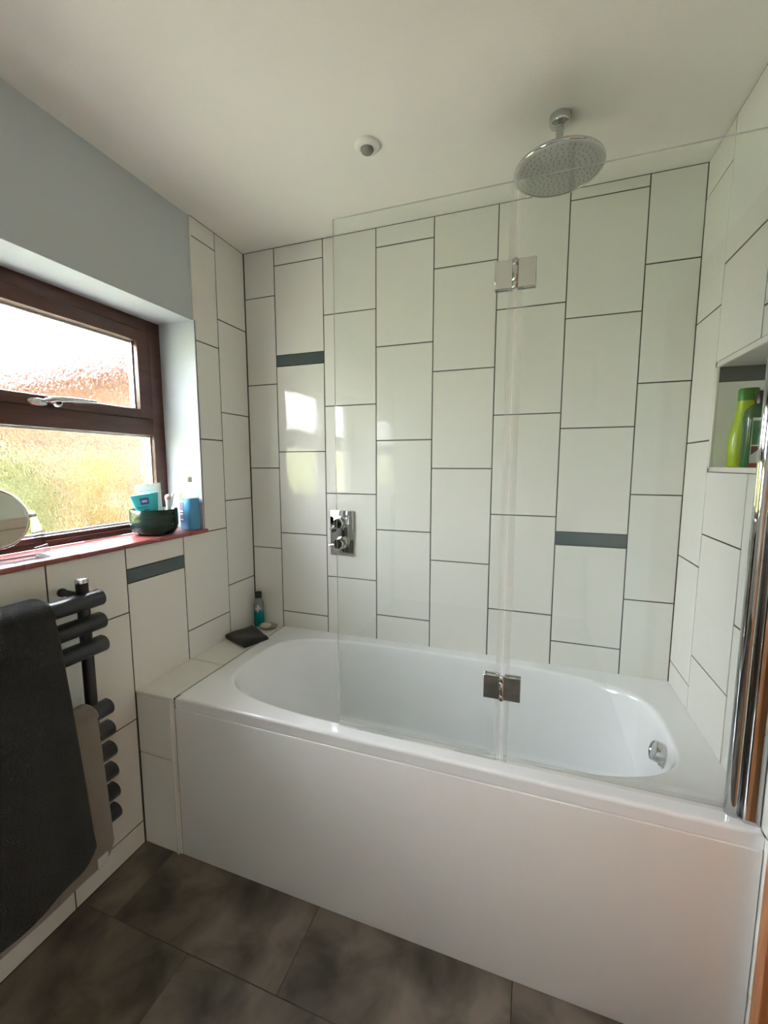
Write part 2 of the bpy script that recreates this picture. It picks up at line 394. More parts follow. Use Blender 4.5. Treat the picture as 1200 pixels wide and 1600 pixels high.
def pane(parent, y0, y1, z0, z1, x):
    p = obj('pane', bbox(x - 0.006, x, y0 - 0.004, y1 + 0.004, z0 - 0.004, z1 + 0.004), M_OBSCURE, parent)
    bm = bmesh.new(); s = 0.007
    for dx in (0.010,):
        box(bm, x - 0.016, x - 0.0065, y1 - s, y1 + 0.001, z0, z1); box(bm, x - 0.016, x - 0.0065, y0 - 0.001, y0 + s, z0, z1)
        box(bm, x - 0.016, x - 0.0065, y0 + s, y1 - s, z0 - 0.001, z0 + s); box(bm, x - 0.016, x - 0.0065, y0 + s, y1 - s, z1 - s, z1 + 0.001)
    obj('spacer', bm, M_SILVER, p)
    bm = bmesh.new(); s = 0.006
    box(bm, x - 0.0005, x + 0.004, y1 - s, y1 + 0.001, z0, z1); box(bm, x - 0.0005, x + 0.004, y0 - 0.001, y0 + s, z0, z1)
    obj('gasket', bm, M_SILVER, p)
pane(win, Y0 + 0.059, -0.394, 1.188, 1.548, XF - 0.022)
pane(win, S0 + 0.062, S1 - 0.062, 1.652, 1.922, XF - 0.022)
# handle
hy = -0.790
bm = bmesh.new(); lathe(bm, [(0, 0), (0.014, 0), (0.014, 0.006), (0.011, 0.009), (0, 0.009)], (XS - 0.001, hy - 0.052, 1.628), 'X', 20, 2.2, 0.9)
hb = obj('handle_plate', bm, M_BRUSHED, win)
bm = bmesh.new()
lathe(bm, [(0, 0), (0.017, 0), (0.017, 0.018), (0.013, 0.024), (0, 0.024)], (XS, hy, 1.632), 'X', 20)
tube(bm, [(XS + 0.012, hy - 0.035, 1.634), (XS + 0.022, hy - 0.012, 1.640), (XS + 0.028, hy + 0.02, 1.644), (XS + 0.024, hy + 0.075, 1.648), (XS + 0.02, hy + 0.128, 1.650)], [0.006, 0.010, 0.0095, 0.008, 0.0065], 10)
hd = obj('handle', bm, M_BRUSHED, win)
bm = bmesh.new(); lathe(bm, [(0, 0.0), (0.0075, 0.0), (0.0075, 0.004), (0, 0.004)], (XS + 0.0235, hy, 1.632), 'X', 16)
obj('lock_button', bm, M_RUBBER, hd)

# the second window: a copy further along the wall, behind the viewer
def copy_tree(o, parent=None, shift=None):
    c = o.copy(); COL.objects.link(c); c.parent = parent
    if shift is not None: c.location = o.location + shift
    for ch in o.children: copy_tree(ch, c)
    return c
win2 = copy_tree(win, None, Vector((0, W2 + (Y0 - Y1) * (K2 - 1) / 2, 0))); win2.scale.y = K2; win2.name = 'window_2'; win2['label'] = 'second brown wooden window further along the same wall'
WLOC['window_2'] = wloc(win) + Vector((0, W2, 0))

# quarry tile sill
sill = setting('trim_1', bbox(-0.19, -0.006, Y0, Y1 + 0.004, Z0 - 0.018, Z0 - 0.004), M_GROUT, 'window sill of dark red quarry tiles with rounded nose', 'window sill')
ys = [Y1 + 0.010]
while ys[-1] > Y0: ys.append(ys[-1] - (0.098 if len(ys) == 1 else 0.152))
ys[-1] = Y0
for a, b in zip(ys[:-1], ys[1:]):
    r = 0.0085; pr = [(XF + 0.001, Z0 - 0.016)]
    z1_ = Z0 + random.uniform(-0.0008, 0.0004); xn = 0.013 + random.uniform(-0.0012, 0.0012)
    pr += [(xn - r + r * math.cos(t), z1_ - r + r * math.sin(t)) for t in [math.radians(q) for q in range(-90, 91, 18)]]
    pr += [(XF + 0.001, z1_)]
    bm = bmesh.new(); extrude_profile(bm, pr, 'Y', b + 0.001, a - 0.001)
    obj('sill_tile', bm, M_QUARRY, sill)
sill2 = copy_tree(sill, None, Vector((0, W2 + Y1 * (1 - K2), 0))); sill2.scale.y = K2; sill2.name = 'trim_2'; sill2['label'] = 'red quarry tile sill of the second window'

# ------------------------------------------------------------ tiled ledge at the head of the bath
LX = 0.1525
ledge = setting('wall_ledge', bbox(0.0015, 0.1725, -0.706, -0.0015, 0.0, 0.604), M_GROUT, 'narrow white tiled boxed ledge beside the head of the bath', 'ledge')
for a, b in [(-0.7115, -0.447), (-0.447, -0.194), (-0.194, -0.002)]:
    tile(ledge, 'up', -0.001, 0.1700, a, b, ZB - 0.0015, t=0.006, tilt=0.001)
for a, b in [(0.0, 0.368), (0.368, 0.598)]:
    tile(ledge, 'back', -0.001, LX, a, b, -0.7115, t=0.007, tilt=0.001)
setting('edge_trim', bbox(0.000, 0.1715, -0.7135, -0.706, 0.5985, 0.6095, bevel=0.0015), M_TRIM, '', '', ledge)
setting('edge_trim', bbox(LX, 0.1625, -0.7145, -0.700, 0.0, 0.6005, bevel=0.0015), M_TRIM, '', '', ledge)
setting('edge_trim', bbox(0.1632, 0.1725, -0.7080, -0.690, 0.0, 0.2480, bevel=0.0012), M_TRIM, '', '', ledge)
setting('edge_trim', bbox(0.1632, 0.1725, -0.7080, -0.690, 0.2495, 0.6000, bevel=0.0012), M_TRIM, '', '', ledge)

# ================================================================= OUTSIDE THE WINDOW
M_BRICK = mat('orange_brick', (0.20, 0.10, 0.045), 0.9)
n, l, p = nodes(M_BRICK)
tc = n.new('ShaderNodeTexCoord'); mp = n.new('ShaderNodeMapping'); mp.inputs['Rotation'].default_value = (math.pi / 2, 0, math.pi / 2); l.new(tc.outputs['Object'], mp.inputs[0])
br = n.new('ShaderNodeTexBrick'); br.inputs['Scale'].default_value = 4.5; br.inputs['Color1'].default_value = (0.22, 0.135, 0.085, 1); br.inputs['Color2'].default_value = (0.085, 0.05, 0.032, 1); br.inputs['Mortar'].default_value = (0.23, 0.19, 0.145, 1)
l.new(mp.outputs[0], br.inputs['Vector']); l.new(br.outputs['Color'], p.inputs['Base Color'])
M_ROOF = mat('red_roof_tile', (0.22, 0.11, 0.12), 0.8)
M_LAWN = mat('lawn_grass', (0.10, 0.13, 0.03), 0.95); add_mottle(M_LAWN, (0.13, 0.17, 0.04), (0.20, 0.23, 0.06), 6)
M_YELLOW = mat('yellow_blossom', (0.19, 0.14, 0.045), 0.8); M_YELLOW.node_tree.nodes['Principled BSDF'].inputs['Subsurface Weight'].default_value = 0
M_GREEN = mat('lime_green_leaf', (0.125, 0.135, 0.05), 0.8)
M_BARK = mat('bark', (0.08, 0.055, 0.035), 0.9)
GZ = -0.25
lawn = setting('ground', bbox(-60, -0.32, -60, 60, GZ - 0.2, GZ), M_LAWN, 'green lawn outside the obscure glass window', 'lawn')
bm = bmesh.new()  # unseen upper house wall and eaves, added to keep sky light off the outbuilding
box(bm, -0.32, 0.0, -9, 9, H + 0.06, 5.3); box(bm, -0.32, 0.0, 0.13, 9, GZ, H + 0.06); box(bm, -0.32, 0.0, -9, YR - 0.16, GZ, H + 0.06)
box(bm, -0.72, 0.4, -9, 9, 5.25, 5.4)
setting('wall_outside', bm, M_BRICK, 'unseen outer brick wall and eaves of the house, added to shade the outbuilding', 'wall')
setting('ground_bounce_patio', bbox(-2.95, -0.32, -6, 6, GZ - 0.05, GZ + 0.02), mat('pale_bounce_paving', (0.64, 0.65, 0.46), 0.9), 'unseen pale patio added below the window to bounce light onto the ceiling', 'patio')  # added out of view, kept pale so daylight bounces up to the ceiling
hut = thing('brick_outbuilding', 'orange brick outbuilding with red tiled gable seen through textured window glass', 'building', (-4.0, 4.0, GZ))
HX0, HX1, HY0, HY1 = -7.0, -3.1, -1.2, 9.2
def gable(x0, x1, e, off): return None
bm = bmesh.new()
prof = [(HY0, GZ), (HY1, GZ), (HY1, 1.42), (4.0, 3.28), (HY0, 1.42)]
loft(bm, [[Vector((HX0, y, z)) for y, z in prof], [Vector((HX1, y, z)) for y, z in prof]])
obj('wall', bm, M_BRICK, hut)
for s, (ya, yb) in ((1, (HY0 - 0.3, 4.0)), (-1, (4.0, HY1 + 0.3))):
    za = 1.42 - 0.3 * 0.3577
    z = (za, 3.28) if s == 1 else (3.28, za)
    bm = bmesh.new(); pr = [(ya, z[0] + 0.0), (yb, z[1] + 0.0), (yb, z[1] + 0.16), (ya, z[0] + 0.16)]
    loft(bm, [[Vector((HX0 - 0.2, y, q)) for y, q in pr], [Vector((HX1 + 0.2, y, q)) for y, q in pr]])
    obj('roof_slope', bm, M_ROOF, hut)
def shrub(name, c, rx, ry, rz, m, label, n_leaf, seed, group=None):
    rnd = random.Random(seed)
    t = thing(name, label, 'shrub', (c[0], c[1], GZ), group)
    bm = bmesh.new()
    for k in range(6):
        a = rnd.uniform(0, 6.28); q = Vector((c[0] + math.cos(a) * rx * 0.5, c[1] + math.sin(a) * ry * 0.5, c[2] + rz * 0.3))
        tube(bm, [(c[0] + math.cos(a) * 0.04, c[1] + math.sin(a) * 0.04, GZ - 0.02), (c[0] + math.cos(a) * rx * 0.25, c[1] + math.sin(a) * ry * 0.25, (GZ + c[2]) / 2), q], [0.02, 0.015, 0.006], 6)
    obj('stem', bm, M_BARK, t)
    bm = bmesh.new()
    for k in range(n_leaf):
        while True:
            v = Vector((rnd.uniform(-1, 1), rnd.uniform(-1, 1), rnd.uniform(-1, 1)))
            if v.length < 1: break
        v = v.normalized() * (v.length ** 0.45)
        q = Vector((c[0] + v.x * rx, c[1] + v.y * ry, c[2] + v.z * rz))
        s = rnd.uniform(0.03, 0.06); a = Vector((rnd.gauss(0, 1), rnd.gauss(0, 1), rnd.gauss(0, 1))).normalized(); b = a.orthogonal().normalized()
        vs = [bm.verts.new(q + a * s), bm.verts.new(q + b * s * 0.5), bm.verts.new(q - a * s), bm.verts.new(q - b * s * 0.5)]
        bm.faces.new(vs)
    f = obj('foliage', bm, m, t); f['kind'] = 'stuff'
    return t
shrub('flowering_shrub', (-2.3, 0.92, 1.18), 0.24, 0.17, 0.36, M_YELLOW, 'bright yellow flowering shrub outside the textured window pane', 1500, 1)
shrub('leafy_shrub', (-2.2, -0.10, 1.05), 0.45, 0.55, 0.60, M_GREEN, 'lime green leafy shrub outside the textured window pane', 2600, 2)

M_HEDGE = mat('hedge_leaf', (0.38, 0.40, 0.16), 0.8)
hg_ = thing('sky_block_hedge', 'unseen green hedge added outside to block low sky light from the windows', 'hedge', (-7.05, -11.8, GZ))  # added out of view: cuts level sky light, its sunlit face tints tile reflections
rnd = random.Random(11); bm = bmesh.new()
HA = (-7.5, -6.6, -22.0, -1.62, GZ, 2.35)
box(bm, HA[0] + 0.05, HA[1] - 0.05, HA[2] + 0.05, HA[3] - 0.05, HA[4], HA[5] - 0.06)
obj('core', bm, M_HEDGE, hg_)
bm = bmesh.new()
for k in range(16000):
    f = rnd.random(); y = rnd.uniform(HA[2], HA[3]); x = rnd.uniform(HA[0], HA[1]); z = rnd.uniform(HA[4], HA[5])
    if f < 0.6: x = HA[1] + rnd.uniform(-0.09, 0.03)
    elif f < 0.85: z = HA[5] + rnd.uniform(-0.09, 0.04)
    else: y = HA[3] + rnd.uniform(-0.09, 0.03)
    a = Vector((rnd.gauss(0, 1), rnd.gauss(0, 1), rnd.gauss(0, 1))).normalized(); b = a.orthogonal().normalized(); s_ = rnd.uniform(0.04, 0.08); q = Vector((x, y, z))
    bm.faces.new([bm.verts.new(q + a * s_), bm.verts.new(q + b * s_ * 0.5), bm.verts.new(q - a * s_), bm.verts.new(q - b * s_ * 0.5)])
fo = obj('foliage', bm, M_HEDGE, hg_); fo['kind'] = 'stuff'

# ================================================================= THE BATH
bath = thing('bathtub', 'white acrylic bathtub with a plain side panel', 'bathtub', (1.01, -0.35, 0))
CX, CY = 1.004, -0.352
X0, X1, YF, YK = 0.1748, W - 0.001, YB, -0.001
corner = [math.atan2(y - CY, x - CX) for x, y in ((X1, YK), (X0, YK), (X0, YF), (X1, YF))]
def dirs():
    A = []
    N = 120
    pts = superell(CX, CY, 0.762, 0.300, 3.6, 0, N)
    A = [math.atan2(p.y - CY, p.x - CX) for p in pts]
    for c in corner:
        k = min(range(len(A)), key=lambda i: abs(A[i] - c)); A[k] = c
    return A
ANG = dirs()
def rect_ring(x0, x1, y0, y1, z):
    out = []
    for t in ANG:
        dx, dy = math.cos(t), math.sin(t); k = 1e9
        if dx > 1e-9: k = min(k, (x1 - CX) / dx)
        if dx < -1e-9: k = min(k, (x0 - CX) / dx)
        if dy > 1e-9: k = min(k, (y1 - CY) / dy)
        if dy < -1e-9: k = min(k, (y0 - CY) / dy)
        out.append(Vector((CX + dx * k, CY + dy * k, z)))
    return out
def oval(a, b, n, z, sx=0.0):
    out = []
    for t in ANG:
        c, s = math.cos(t), math.sin(t); r = (abs(c / a) ** n + abs(s / b) ** n) ** (-1 / n)
        out.append(Vector((CX + sx + c * r, CY + s * r, z)))
    return out
A_, B_ = 0.764, 0.302
bm = bmesh.new()
rings = [rect_ring(X0 + 0.012, X1 - 0.001, YF + 0.012, YK, 0.5680), rect_ring(X0 + 0.002, X1, YF + 0.001, YK, 0.5680), rect_ring(X0, X1, YF - 0.001, YK, 0.572), rect_ring(X0, X1, YF - 0.001, YK, 0.576), rect_ring(X0, X1, YF, YK, 0.600), rect_ring(X0, X1, YF, YK, 0.602)]
for q in (30, 60, 90):
    s = 0.008 * (1 - math.cos(math.radians(q))); rings.append(rect_ring(X0 + s * 0.4, X1, YF + s, YK, 0.602 + 0.008 * math.sin(math.radians(q))))
rings.append(rect_ring(X0 + 0.006, X1 - 0.004, YF + 0.014, YK - 0.004, ZB)); rings.append(oval(A_ + 0.006, B_ + 0.006, 3.6, ZB))
A, Bq = 0.764, 0.302
for q in (0, 25, 50, 75):
    s = 0.012 * math.sin(math.radians(q)); rings.append(oval(A - s, Bq - s, 3.6, ZB - 0.012 * (1 - math.cos(math.radians(q)))))
D = 0.44
for k in range(1, 15):
    f = k / 14
    z = ZB - 0.012 - (D - 0.012) * f
    sh = 0.05 * f + 0.16 * max(0, f - 0.72) ** 1.5 * 3.2
    al = 0.20 * f + 0.32 * max(0, f - 0.72) ** 1.5 * 2.0
    a = A - 0.012 - (sh * 0.5 + al * 0.55); b = Bq - 0.012 - sh * 0.62
    rings.append(oval(a, b, 3.4 - 0.6 * f, z, sx=(al - sh) * 0.45))
loft(bm, rings, cap0=False, cap1=True)
shell = obj('tub_shell', bm, M_ACRYL, bath, angle=50)
bm = bmesh.new(); box(bm, 0.1745, W - 0.002, -0.7078, -0.690, 0.0, 0.5695, bevel=0.0028)
obj('side_panel', bm, M_PANEL, bath)
# overflow filler
oc = Vector((1.752, -0.372, 0.540))
ax = Vector((-0.95, 0.0, 0.30)).normalized()
def oriented(prof, c, d, n=32):
    bm = bmesh.new(); lathe(bm, prof, (0, 0, 0), 'Z', n)
    q = Vector((0, 0, 1)).rotation_difference(d); bmesh.ops.transform(bm, matrix=Matrix.Translation(c) @ q.to_matrix().to_4x4(), verts=bm.verts); return bm
ov = obj('overflow_filler', oriented([(0, -0.006), (0.036, -0.006), (0.036, 0.002), (0.034, 0.004), (0.0315, 0.005), (0.0315, 0.010), (0, 0.010)], oc + Vector((0, 0, -0.004)), ax), M_CHROME, bath)
obj('control_cap', oriented([(0, 0.008), (0.030, 0.008), (0.0305, 0.032), (0.029, 0.036), (0.026, 0.037), (0.0245, 0.034), (0, 0.033)], oc + Vector((0, 0, 0.002)), ax), M_CHROME, ov)
bm = oriented([(0, -0.004), (0.035, -0.004), (0.035, 0.001), (0.03, 0.003), (0, 0.003)], Vector((1.45, CY, ZB - D + 0.002)), Vector((0, 0, 1)))
obj('plug_waste', bm, M_CHROME, bath)

# ================================================================= SHOWER SCREEN
GY = -0.655; GT = 0.006
scr = thing('shower_screen', 'hinged clear glass shower screen standing on the bath rim', 'shower screen', (1.33, GY, ZB))
def glass_panel(name, x0, x1, z0, z1, r=0.0):
    bm = bbox(x0, x1, GY - GT / 2, GY + GT / 2, z0, z1)
    bm.faces.ensure_lookup_table(); bm.normal_update()
    for f in bm.faces: f.material_index = 0 if abs(f.normal.y) > 0.9 else 1
    return obj(name, bm, [M_GLASS, M_GEDGE], scr)
p1 = glass_panel('folding_panel', 0.790, 1.270, 0.622, 2.098)
p2 = glass_panel('fixed_panel', 1.288, 1.800, 0.618, 2.098)
obj('bottom_seal', bbox(0.792, 1.270, GY - 0.006, GY + 0.006, 0.6100, 0.630, bevel=0.002), M_SEAL, p1)
obj('bottom_seal', bbox(1.288, 1.797, GY - 0.006, GY + 0.006, 0.6095, 0.626, bevel=0.002), M_SEAL, p2)
bm = bmesh.new(); box(bm, 1.262, 1.278, GY - 0.007, GY + 0.005, 0.612, 2.096, bevel=0.002); obj('edge_seal', bm, M_SEAL, p1)
bm = bmesh.new(); box(bm, 1.2805, 1.298, GY - 0.007, GY + 0.005, 0.612, 2.096, bevel=0.002); obj('edge_seal', bm, M_SEAL, p2)
for zc in (1.884, 0.827):
    bm = bmesh.new(); h2 = 0.033
    for (a, b) in ((1.231, 1.2725), (1.2850, 1.327)):
        box(bm, a, b, GY - 0.0125, GY - 0.002, zc - h2, zc + h2, bevel=0.001, seg=1); box(bm, a, b, GY + 0.002, GY + 0.0095, zc - h2, zc + h2, bevel=0.001, seg=1)
    hg = obj('hinge', bm, M_CHROME, scr)
    bm = bmesh.new()
    for za, zb_ in ((-0.034, -0.0185), (-0.0175, 0.0175), (0.0185, 0.034)):
        lathe(bm, [(0, za), (0.0062, za), (0.0068, za + 0.001), (0.0068, zb_ - 0.001), (0.0062, zb_), (0, zb_)], (1.2785, GY - 0.0120, zc), 'Z', 20)
    obj('barrel', bm, M_CHROME, hg)
bm = bmesh.new(); lathe(bm, [(0, ZB - 0.001), (0.0150, ZB - 0.001), (0.0155, ZB + 0.001), (0.0155, 2.115), (0.0145, 2.118), (0, 2.118)], (1.807, GY - 0.003, 0), 'Z', 40)
obj('pivot_tube', bm, M_CHROME, scr)
pr = []
xa, xb, yf, yk = 1.8200, W - 0.0015, -0.683, -0.640
pr = [(xa, -0.678), (xa + 0.0006, -0.6805), (xa + 0.0022, -0.6825)]
pr += [(xa + 0.0035 + t * 0.0210, -0.6840 - t * 0.0024) for t in (0, .2, .4, .6, .8, 1.0)]
pr += [(xb - 0.0022, -0.6868), (xb - 0.0006, -0.6845), (xb, -0.681)]
pr += [(xb, yk), (xa, yk)]
bm = bmesh.new(); extrude_profile(bm, pr, 'Z', ZB - 0.001, 2.118)
obj('wall_profile', bm, M_CHROME, scr)

# ================================================================= OVERHEAD SHOWER
SX, SY = 1.375, -0.358
sh_ = thing('overhead_shower', 'round chrome rain shower head hanging from the ceiling', 'shower head', (SX, SY, 2.276))
bm = bmesh.new(); lathe(bm, [(0, H + 0.001), (0.030, H + 0.001), (0.030, H - 0.016), (0.027, H - 0.022), (0.015, H - 0.025), (0.0115, H - 0.026), (0, H - 0.026)], (SX, SY, 0), 'Z', 40)
obj('ceiling_flange', bm, M_CHROME, sh_)
bm = bmesh.new(); lathe(bm, [(0, H - 0.02), (0.0105, H - 0.02), (0.0105, 2.300), (0.017, 2.296), (0.017, 2.288), (0, 2.288)], (SX, SY, 0), 'Z', 28)
obj('arm', bm, M_CHROME, sh_)
bm = bmesh.new(); lathe(bm, [(0, 2.294), (0.10, 2.292), (0.119, 2.290), (0.1235, 2.287), (0.125, 2.283), (0.1245, 2.279), (0.1215, 2.2765), (0.116, 2.2765)], (SX, SY, 0), 'Z', 72)
rose = obj('rose', bm, M_CHROME, sh_, angle=60)
M_ROSE = mat('rose_face', (0.50, 0.51, 0.51), 0.15, 1.0)
bm = bmesh.new(); lathe(bm, [(0.1165, 2.2766), (0.1165, 2.2775), (0, 2.2775)], (SX, SY, 0), 'Z', 64)
obj('spray_face', bm, M_ROSE, rose)
M_NOZ = mat('grey_nozzle', (0.28, 0.29, 0.28), 0.5)
bm = bmesh.new()
for k in range(1, 8):
    for i in range(6 * k):
        a = 2 * math.pi * i / (6 * k) + k * 0.3; r = 0.0148 * k
        lathe(bm, [(0, 2.2752), (0.0014, 2.2752), (0.0022, 2.2776)], (SX + r * math.cos(a), SY + r * math.sin(a), 0), 'Z', 6)
nz = obj('nozzles', bm, M_NOZ, rose); nz['kind'] = 'stuff'

# ================================================================= CEILING SENSOR
SN = (0.808, -0.440)
sn = thing('ceiling_sensor', 'small round white sensor with a dark lens on the ceiling', 'sensor', (SN[0], SN[1], H - 0.03))
bm = bmesh.new(); lathe(bm, [(0.0, H + 0.001), (0.039, H + 0.001), (0.0395, H - 0.004), (0.037, H - 0.009), (0.030, H - 0.012), (0.022, H - 0.013), (0.0205, H - 0.010), (0, H - 0.010)], (SN[0], SN[1], 0), 'Z', 48)
obj('housing', bm, M_WPLASTIC, sn, angle=60)
M_LENS = mat('grey_lens', (0.20, 0.20, 0.19), 0.15)
bm = bmesh.new(); lathe(bm, [(0.0195, H - 0.009), (0.0195, H - 0.016), (0.017, H - 0.021), (0.011, H - 0.0245), (0, H - 0.026)], (SN[0], SN[1], 0), 'Z', 32)
obj('lens', bm, M_LENS, sn, angle=70)

# ================================================================= SHOWER VALVE
vx0, vx1, vz0, vz1 = 0.4445, 0.5645, 1.0005, 1.2135
valve = thing('shower_valve', 'chrome two handle shower valve on the tiled wall above the bath', 'shower valve', (0.505, 0, vz0))
bm = bbox(vx0, vx1, -0.010, 0.004, vz0, vz1, bevel=0.0025)
obj('plate', bm, M_CHROME, valve)
for zc, a0 in ((1.158, 0.6), (1.062, 0.2)):
    c = ((vx0 + vx1) / 2, 0, zc)
    bm = bmesh.new(); lathe(bm, [(0, -0.008), (0.029, -0.008), (0.029, -0.014), (0.024, -0.016), (0.023, -0.052), (0.0215, -0.055), (0, -0.055)], c, 'Y', 36)
    hnd = obj('handle', bm, M_CHROME, valve)
    d = Vector((-math.cos(a0), 0, -math.sin(a0)))
    bm = bmesh.new(); p0 = Vector(c) + Vector((0, -0.042, 0))
    tube(bm, [p0 + d * 0.015, p0 + d * 0.034, p0 + d * 0.052], [0.0065, 0.006, 0.005], 12)
    obj('lever', bm, M_CHROME, hnd)

# ================================================================= TOWEL RADIATOR
rad = thing('towel_radiator', 'anthracite ladder towel radiator on the tiled wall below the window', 'radiator', (0.1, -1.15, 0.23))
M_CAP = mat('radiator_cap', (0.55, 0.56, 0.58), 0.2, 1.0)
PX = 0.086
for py in (-0.931, -1.365):
    bm = bmesh.new(); lathe(bm, [(0, 0.235), (0.0165, 0.235), (0.0165, 1.082), (0, 1.082)], (PX, py, 0), 'Z', 28)
    po = obj('post', bm, M_BLACK, rad)
    bm = bmesh.new(); lathe(bm, [(0.0175, 1.078), (0.0175, 1.087), (0.0160, 1.0905), (0.0, 1.0925)], (PX, py, 0), 'Z', 28); obj('vent_cap', bm, M_CAP, po)
    for bz in (1.040, 0.36):
        bm = bmesh.new(); lathe(bm, [(0, -0.002), (0.013, -0.002), (0.013, 0.008), (0.0095, 0.010), (0.0095, PX - 0.006), (0, PX - 0.006)], (0, py - (0.004 if bz > 1 else 0), bz), 'X', 20); obj('wall_bracket', bm, M_BLACK, po)
BAR_Z = [1.024, 0.952, 0.879, 0.672, 0.601, 0.530, 0.459, 0.388, 0.317]
prof = [(0.0945, -0.025)] + [(0.0945 + 0.036 * math.cos(t) ** 0.7 if math.cos(t) > 1e-6 else 0.0945, 0.025 * math.sin(t)) for t in [math.radians(q) for q in range(-84, 85, 12)]] + [(0.0945, 0.025)]
bar0 = None
for zc in BAR_Z:
    if bar0 is None:
        bm = bmesh.new(); extrude_profile(bm, [(x, z + zc) for x, z in prof], 'Y', -1.400, -0.891)
        es = [e for e in bm.edges if len({round(v.co.y, 4) for v in e.verts}) == 1]
        bmesh.ops.bevel(bm, geom=es, offset=0.002, segments=2, profile=0.5, affect='EDGES')
        bar0 = obj('rail', bm, M_BLACK, rad); z0b = zc
    else:
        o = bar0.copy(); COL.objects.link(o); o.parent = rad; o.location = bar0.location + Vector((0, 0, zc - z0b))

# towels
def towel(name, bar_z, x_back, x_front, z_back, z_front, yr_top, yr_bot, yl_top, yl_bot, m, label, cat, seed, thick, curve=0.0, wav=0.006, top=0.03, drift=0.012):
    rnd = random.Random(seed); NU, NV = 34, 64
    path = []
    zt = bar_z + top
    nb, na, nf = 16, 12, NV - 28
    for i in range(nb): path.append((x_back, z_back + (zt - 0.02 - z_back) * i / nb, -1))
    xm, rx = (x_back + x_front) / 2, (x_front - x_back) / 2
    for i in range(na + 1):
        t = math.pi * (1 - i / na); path.append((xm + rx * math.cos(t), zt - 0.02 + 0.022 * math.sin(t), 0))
    for i in range(1, nf + 1): path.append((x_front, zt - 0.02 + (z_front - zt + 0.02) * i / nf, 1))
    bm = bmesh.new(); grid = []
    ph = [rnd.uniform(0, 6.28) for _ in range(4)]
    for j, (x, z, s) in enumerate(path):
        f = max(0, min(1, (zt - z) / (zt - z_front))); row = []
        yr = yr_top + (yr_bot - yr_top) * (f ** 0.8); yl = yl_top + (yl_bot - yl_top) * f
        for i in range(NU + 1):
            t = i / NU; y = yl + (yr - yl) * t
            d = wav * f * (math.sin(t * 9 + ph[0] + f * 1.2) + 0.6 * math.sin(t * 17 + ph[1]) + 0.5)
            e = max(0.0, (t - 0.88) / 0.12)
            zz = z
            if s == 1: zz = z + curve * f * (t - 0.6) ** 2 + 0.035 * max(0, f - 0.9) * 10 * e ** 2
            xx = x + (d if s >= 0 else -0.3 * d) + (drift * f if s == 1 else 0) - (0.012 * e ** 2 if s == 1 else 0)
            row.append(bm.verts.new((xx, y, zz)))
        grid.append(row)
    for a, b in zip(grid[:-1], grid[1:]):
        for i in range(NU): bm.faces.new((a[i], b[i], b[i + 1], a[i + 1]))
    o = obj(name, bm, m, loc=(xm, (yr_top + yl_top) / 2, z_front), angle=80)
    sd = o.modifiers.new('thickness', 'SOLIDIFY'); sd.thickness = thick; sd.offset = 1.0
    bv = o.modifiers.new('round', 'BEVEL'); bv.width = thick * 0.4; bv.segments = 2; bv.limit_method = 'ANGLE'; bv.angle_limit = math.radians(50)
    if bm: pass
    tag(o, label, cat); return o
M_TOWEL = mat('charcoal_terry', (0.014, 0.0145, 0.016), 0.95, Sheen_Weight=0.08); add_bump(M_TOWEL, 420, 0.004, 2)
M_BEIGE = mat('beige_terry', (0.24, 0.20, 0.16), 0.95, Sheen_Weight=0.3); add_bump(M_BEIGE, 400, 0.004, 2)
towel('bath_towel', 1.024, 0.062, 0.152, 0.55, 0.268, -1.060, -1.006, -1.52, -1.50, M_TOWEL, 'thick charcoal bath towel hung over the top rails of the radiator', 'towel', 3, 0.016, curve=0.05)
bt = towel('hand_towel', 0.672, 0.062, 0.1325, 0.40, 0.205, -0.950, -0.926, -1.33, -1.34, M_BEIGE, 'beige hand towel hung on the radiator, half hidden behind the charcoal towel', 'towel', 5, 0.008, curve=0.05, wav=0.0016, top=0.028, drift=0.0)
M_TAGW = mat('white_care_tag', (0.62, 0.62, 0.60), 0.6)
bm = bmesh.new(); box(bm, 0.1425, 0.1445, -0.990, -0.958, 0.205, 0.243); obj('care_tag', bm, M_TAGW, bt)

# ================================================================= THINGS ON THE SILL
# ceramic pot
pc = (-0.083, -0.512)
M_POT = mat('dark_green_glaze', (0.012, 0.045, 0.038), 0.18, Specular_IOR_Level=0.3)
add_mottle(M_POT, (0.004, 0.014, 0.012), (0.012, 0.042, 0.032), 22, 4, 0.35, 0.7, stretch=(1, 1, 4))
bm = bmesh.new(); zz = Z0
pr_ = [(0, zz), (0.062, zz), (0.069, zz + 0.004), (0.080, zz + 0.018), (0.0855, zz + 0.036), (0.0865, zz + 0.044), (0.0855, zz + 0.048), (0.0868, zz + 0.052), (0.0855, zz + 0.056), (0.0868, zz + 0.062), (0.0855, zz + 0.066), (0.0865, zz + 0.072), (0.0852, zz + 0.099), (0.0838, zz + 0.1015), (0.0815, zz + 0.099), (0.080, zz + 0.05), (0.070, zz + 0.02), (0, zz + 0.012)]
lathe(bm, pr_, (pc[0], pc[1], 0), 'Z', 56)
pot = tag(obj('ceramic_pot', bm, M_POT, angle=60), 'dark green glazed ceramic pot holding toiletry tubes on the window sill', 'pot')
